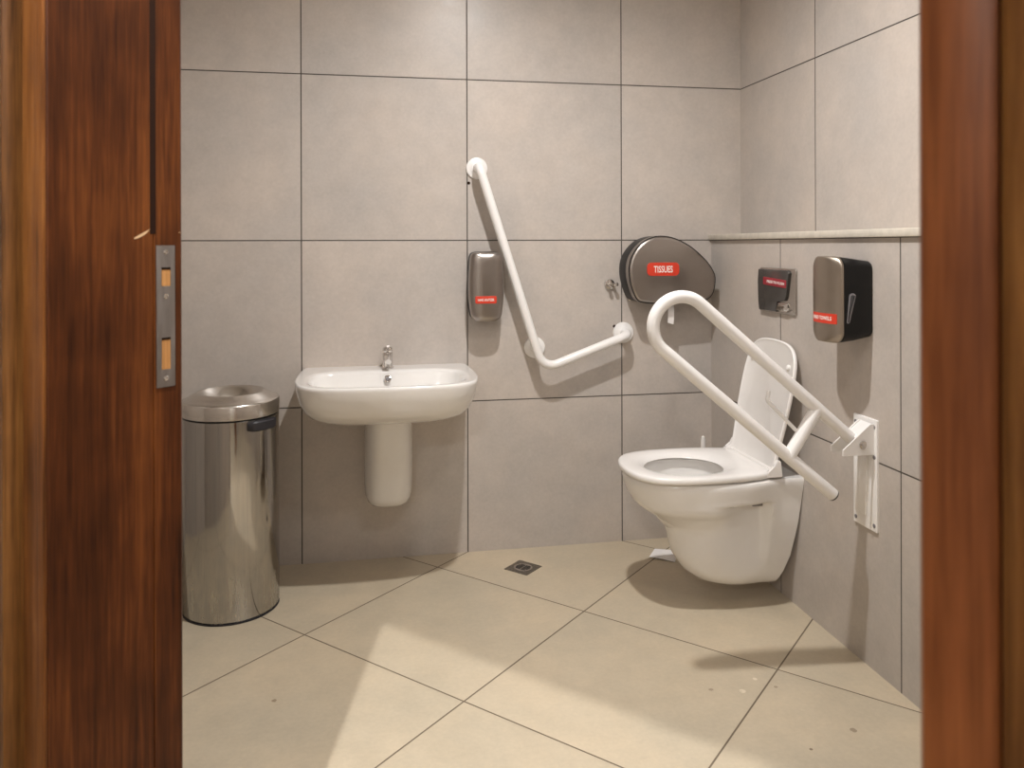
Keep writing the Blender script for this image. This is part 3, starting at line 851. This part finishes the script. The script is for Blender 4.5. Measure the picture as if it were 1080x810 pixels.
# ------------------------------------------------------------------ lamps
def downlight(x, y, label, grp=None):
    e = empty('ceiling_light', (x, y, H), label, 'ceiling light')
    bm = B(); lathe(bm, [(.062, 0), (.062, -.004), (.055, -.007), (.045, -.004), (.044, 0)], (x, y, H), n=40); obj('trim_ring', bm, M_enamel, e)
    bm = B(); lathe(bm, [(.044, -.002), (.001, -.002)], (x, y, H), n=32); obj('lens', bm, M_lamp, e, label='glowing lens')
def spot(name, loc, target, power, size, blend, radius, col):
    l = bpy.data.lights.new(name, 'SPOT'); l.energy = power; l.spot_size = math.radians(size); l.spot_blend = blend
    l.shadow_soft_size = radius; l.color = col
    o = bpy.data.objects.new(name, l); link(o); o.location = loc
    o.rotation_euler = (Vector(target) - Vector(loc)).to_track_quat('-Z', 'Y').to_euler()
    return o
LX, LY = .67, -1.17
WARM = (1, .98, .962)
downlight(LX, LY, 'recessed round ceiling light over the middle of the washroom')
spot('washroom_lamp', (LX, LY, H - .04), (LX, LY, 0), 129, 167, 1.0, .035, WARM)
KX, KY = -.1015, -2.379
downlight(KX, KY, 'recessed round ceiling light in the corridor outside the doorway')
spot('corridor_lamp', (KX, KY, H - .03), (.25, -1.2, 0), 168, 41, .4, .005, WARM)
WX, WY = DN(-.5, -1.6).x, DN(-.5, -1.6).y
spot('corridor_wash', (WX, WY, H - .04), (WX, WY, 0), 85, 165, .4, .06, WARM)
downlight(WX, WY, 'recessed round ceiling light further down the corridor')
e = empty('ceiling_light', (.95, -2.2, H), 'added fill light, a wide round opal disc on the washroom ceiling beside the entrance', 'ceiling light')  # unseen fill lamp, added to soften and brighten the sides facing the entrance
bm = B(); lathe(bm, [(.17, 0), (.17, -.03), (.165, -.034), (.16, -.03)], (.95, -2.2, H), n=48, cap1=False); obj('rim', bm, M_enamel, e)
bm = B(); lathe(bm, [(.16, -.03), (.12, -.045), (.06, -.053), (.002, -.055)], (.95, -2.2, H), n=48); obj('diffuser', bm, M_lamp, e, label='glowing opal diffuser of the added fill light')
al = bpy.data.lights.new('fill_lamp', 'AREA'); al.shape = 'DISK'; al.size = .32; al.energy = 8.5; al.color = WARM
ao = bpy.data.objects.new('fill_lamp', al); link(ao); ao.location = (.95, -2.2, H - .06)
w = bpy.data.worlds.new('World'); SC.world = w; w.use_nodes = True
w.node_tree.nodes['Background'].inputs[0].default_value = (1, .95, .88, 1)
w.node_tree.nodes['Background'].inputs[1].default_value = .05

# ------------------------------------------------------------------ camera
cam = bpy.data.cameras.new('Camera'); co = bpy.data.objects.new('Camera', cam); link(co)
yaw, roll = .1812, -.0026
r_ = Vector((math.cos(yaw), -math.sin(yaw), 0)); f_ = Vector((math.sin(yaw), math.cos(yaw), 0)); u_ = Vector((0, 0, 1))
rr, uu = r_ * math.cos(roll) + u_ * math.sin(roll), u_ * math.cos(roll) - r_ * math.sin(roll)
co.matrix_world = basis(CAM, rr, uu, -f_)
cam.sensor_fit = 'HORIZONTAL'; cam.sensor_width = 36; cam.lens = 839.5 * 36 / 1080
cam.shift_x = (540 - 541.93) / 1080; cam.shift_y = (259.29 - 405) / 1080
cam.clip_start = .02
cam.dof.use_dof = True; cam.dof.focus_distance = 2.5; cam.dof.aperture_fstop = 9
SC.camera = co
vs = SC.view_settings
vs.view_transform = 'Standard'; vs.look = 'None'; vs.exposure = 0; vs.gamma = 1; vs.use_curve_mapping = False
SC.cycles.use_denoising = True
SC.cycles.max_bounces = 10; SC.cycles.diffuse_bounces = 6
SC.cycles.caustics_reflective = False; SC.cycles.caustics_refractive = False
SC.cycles.sample_clamp_indirect = 4
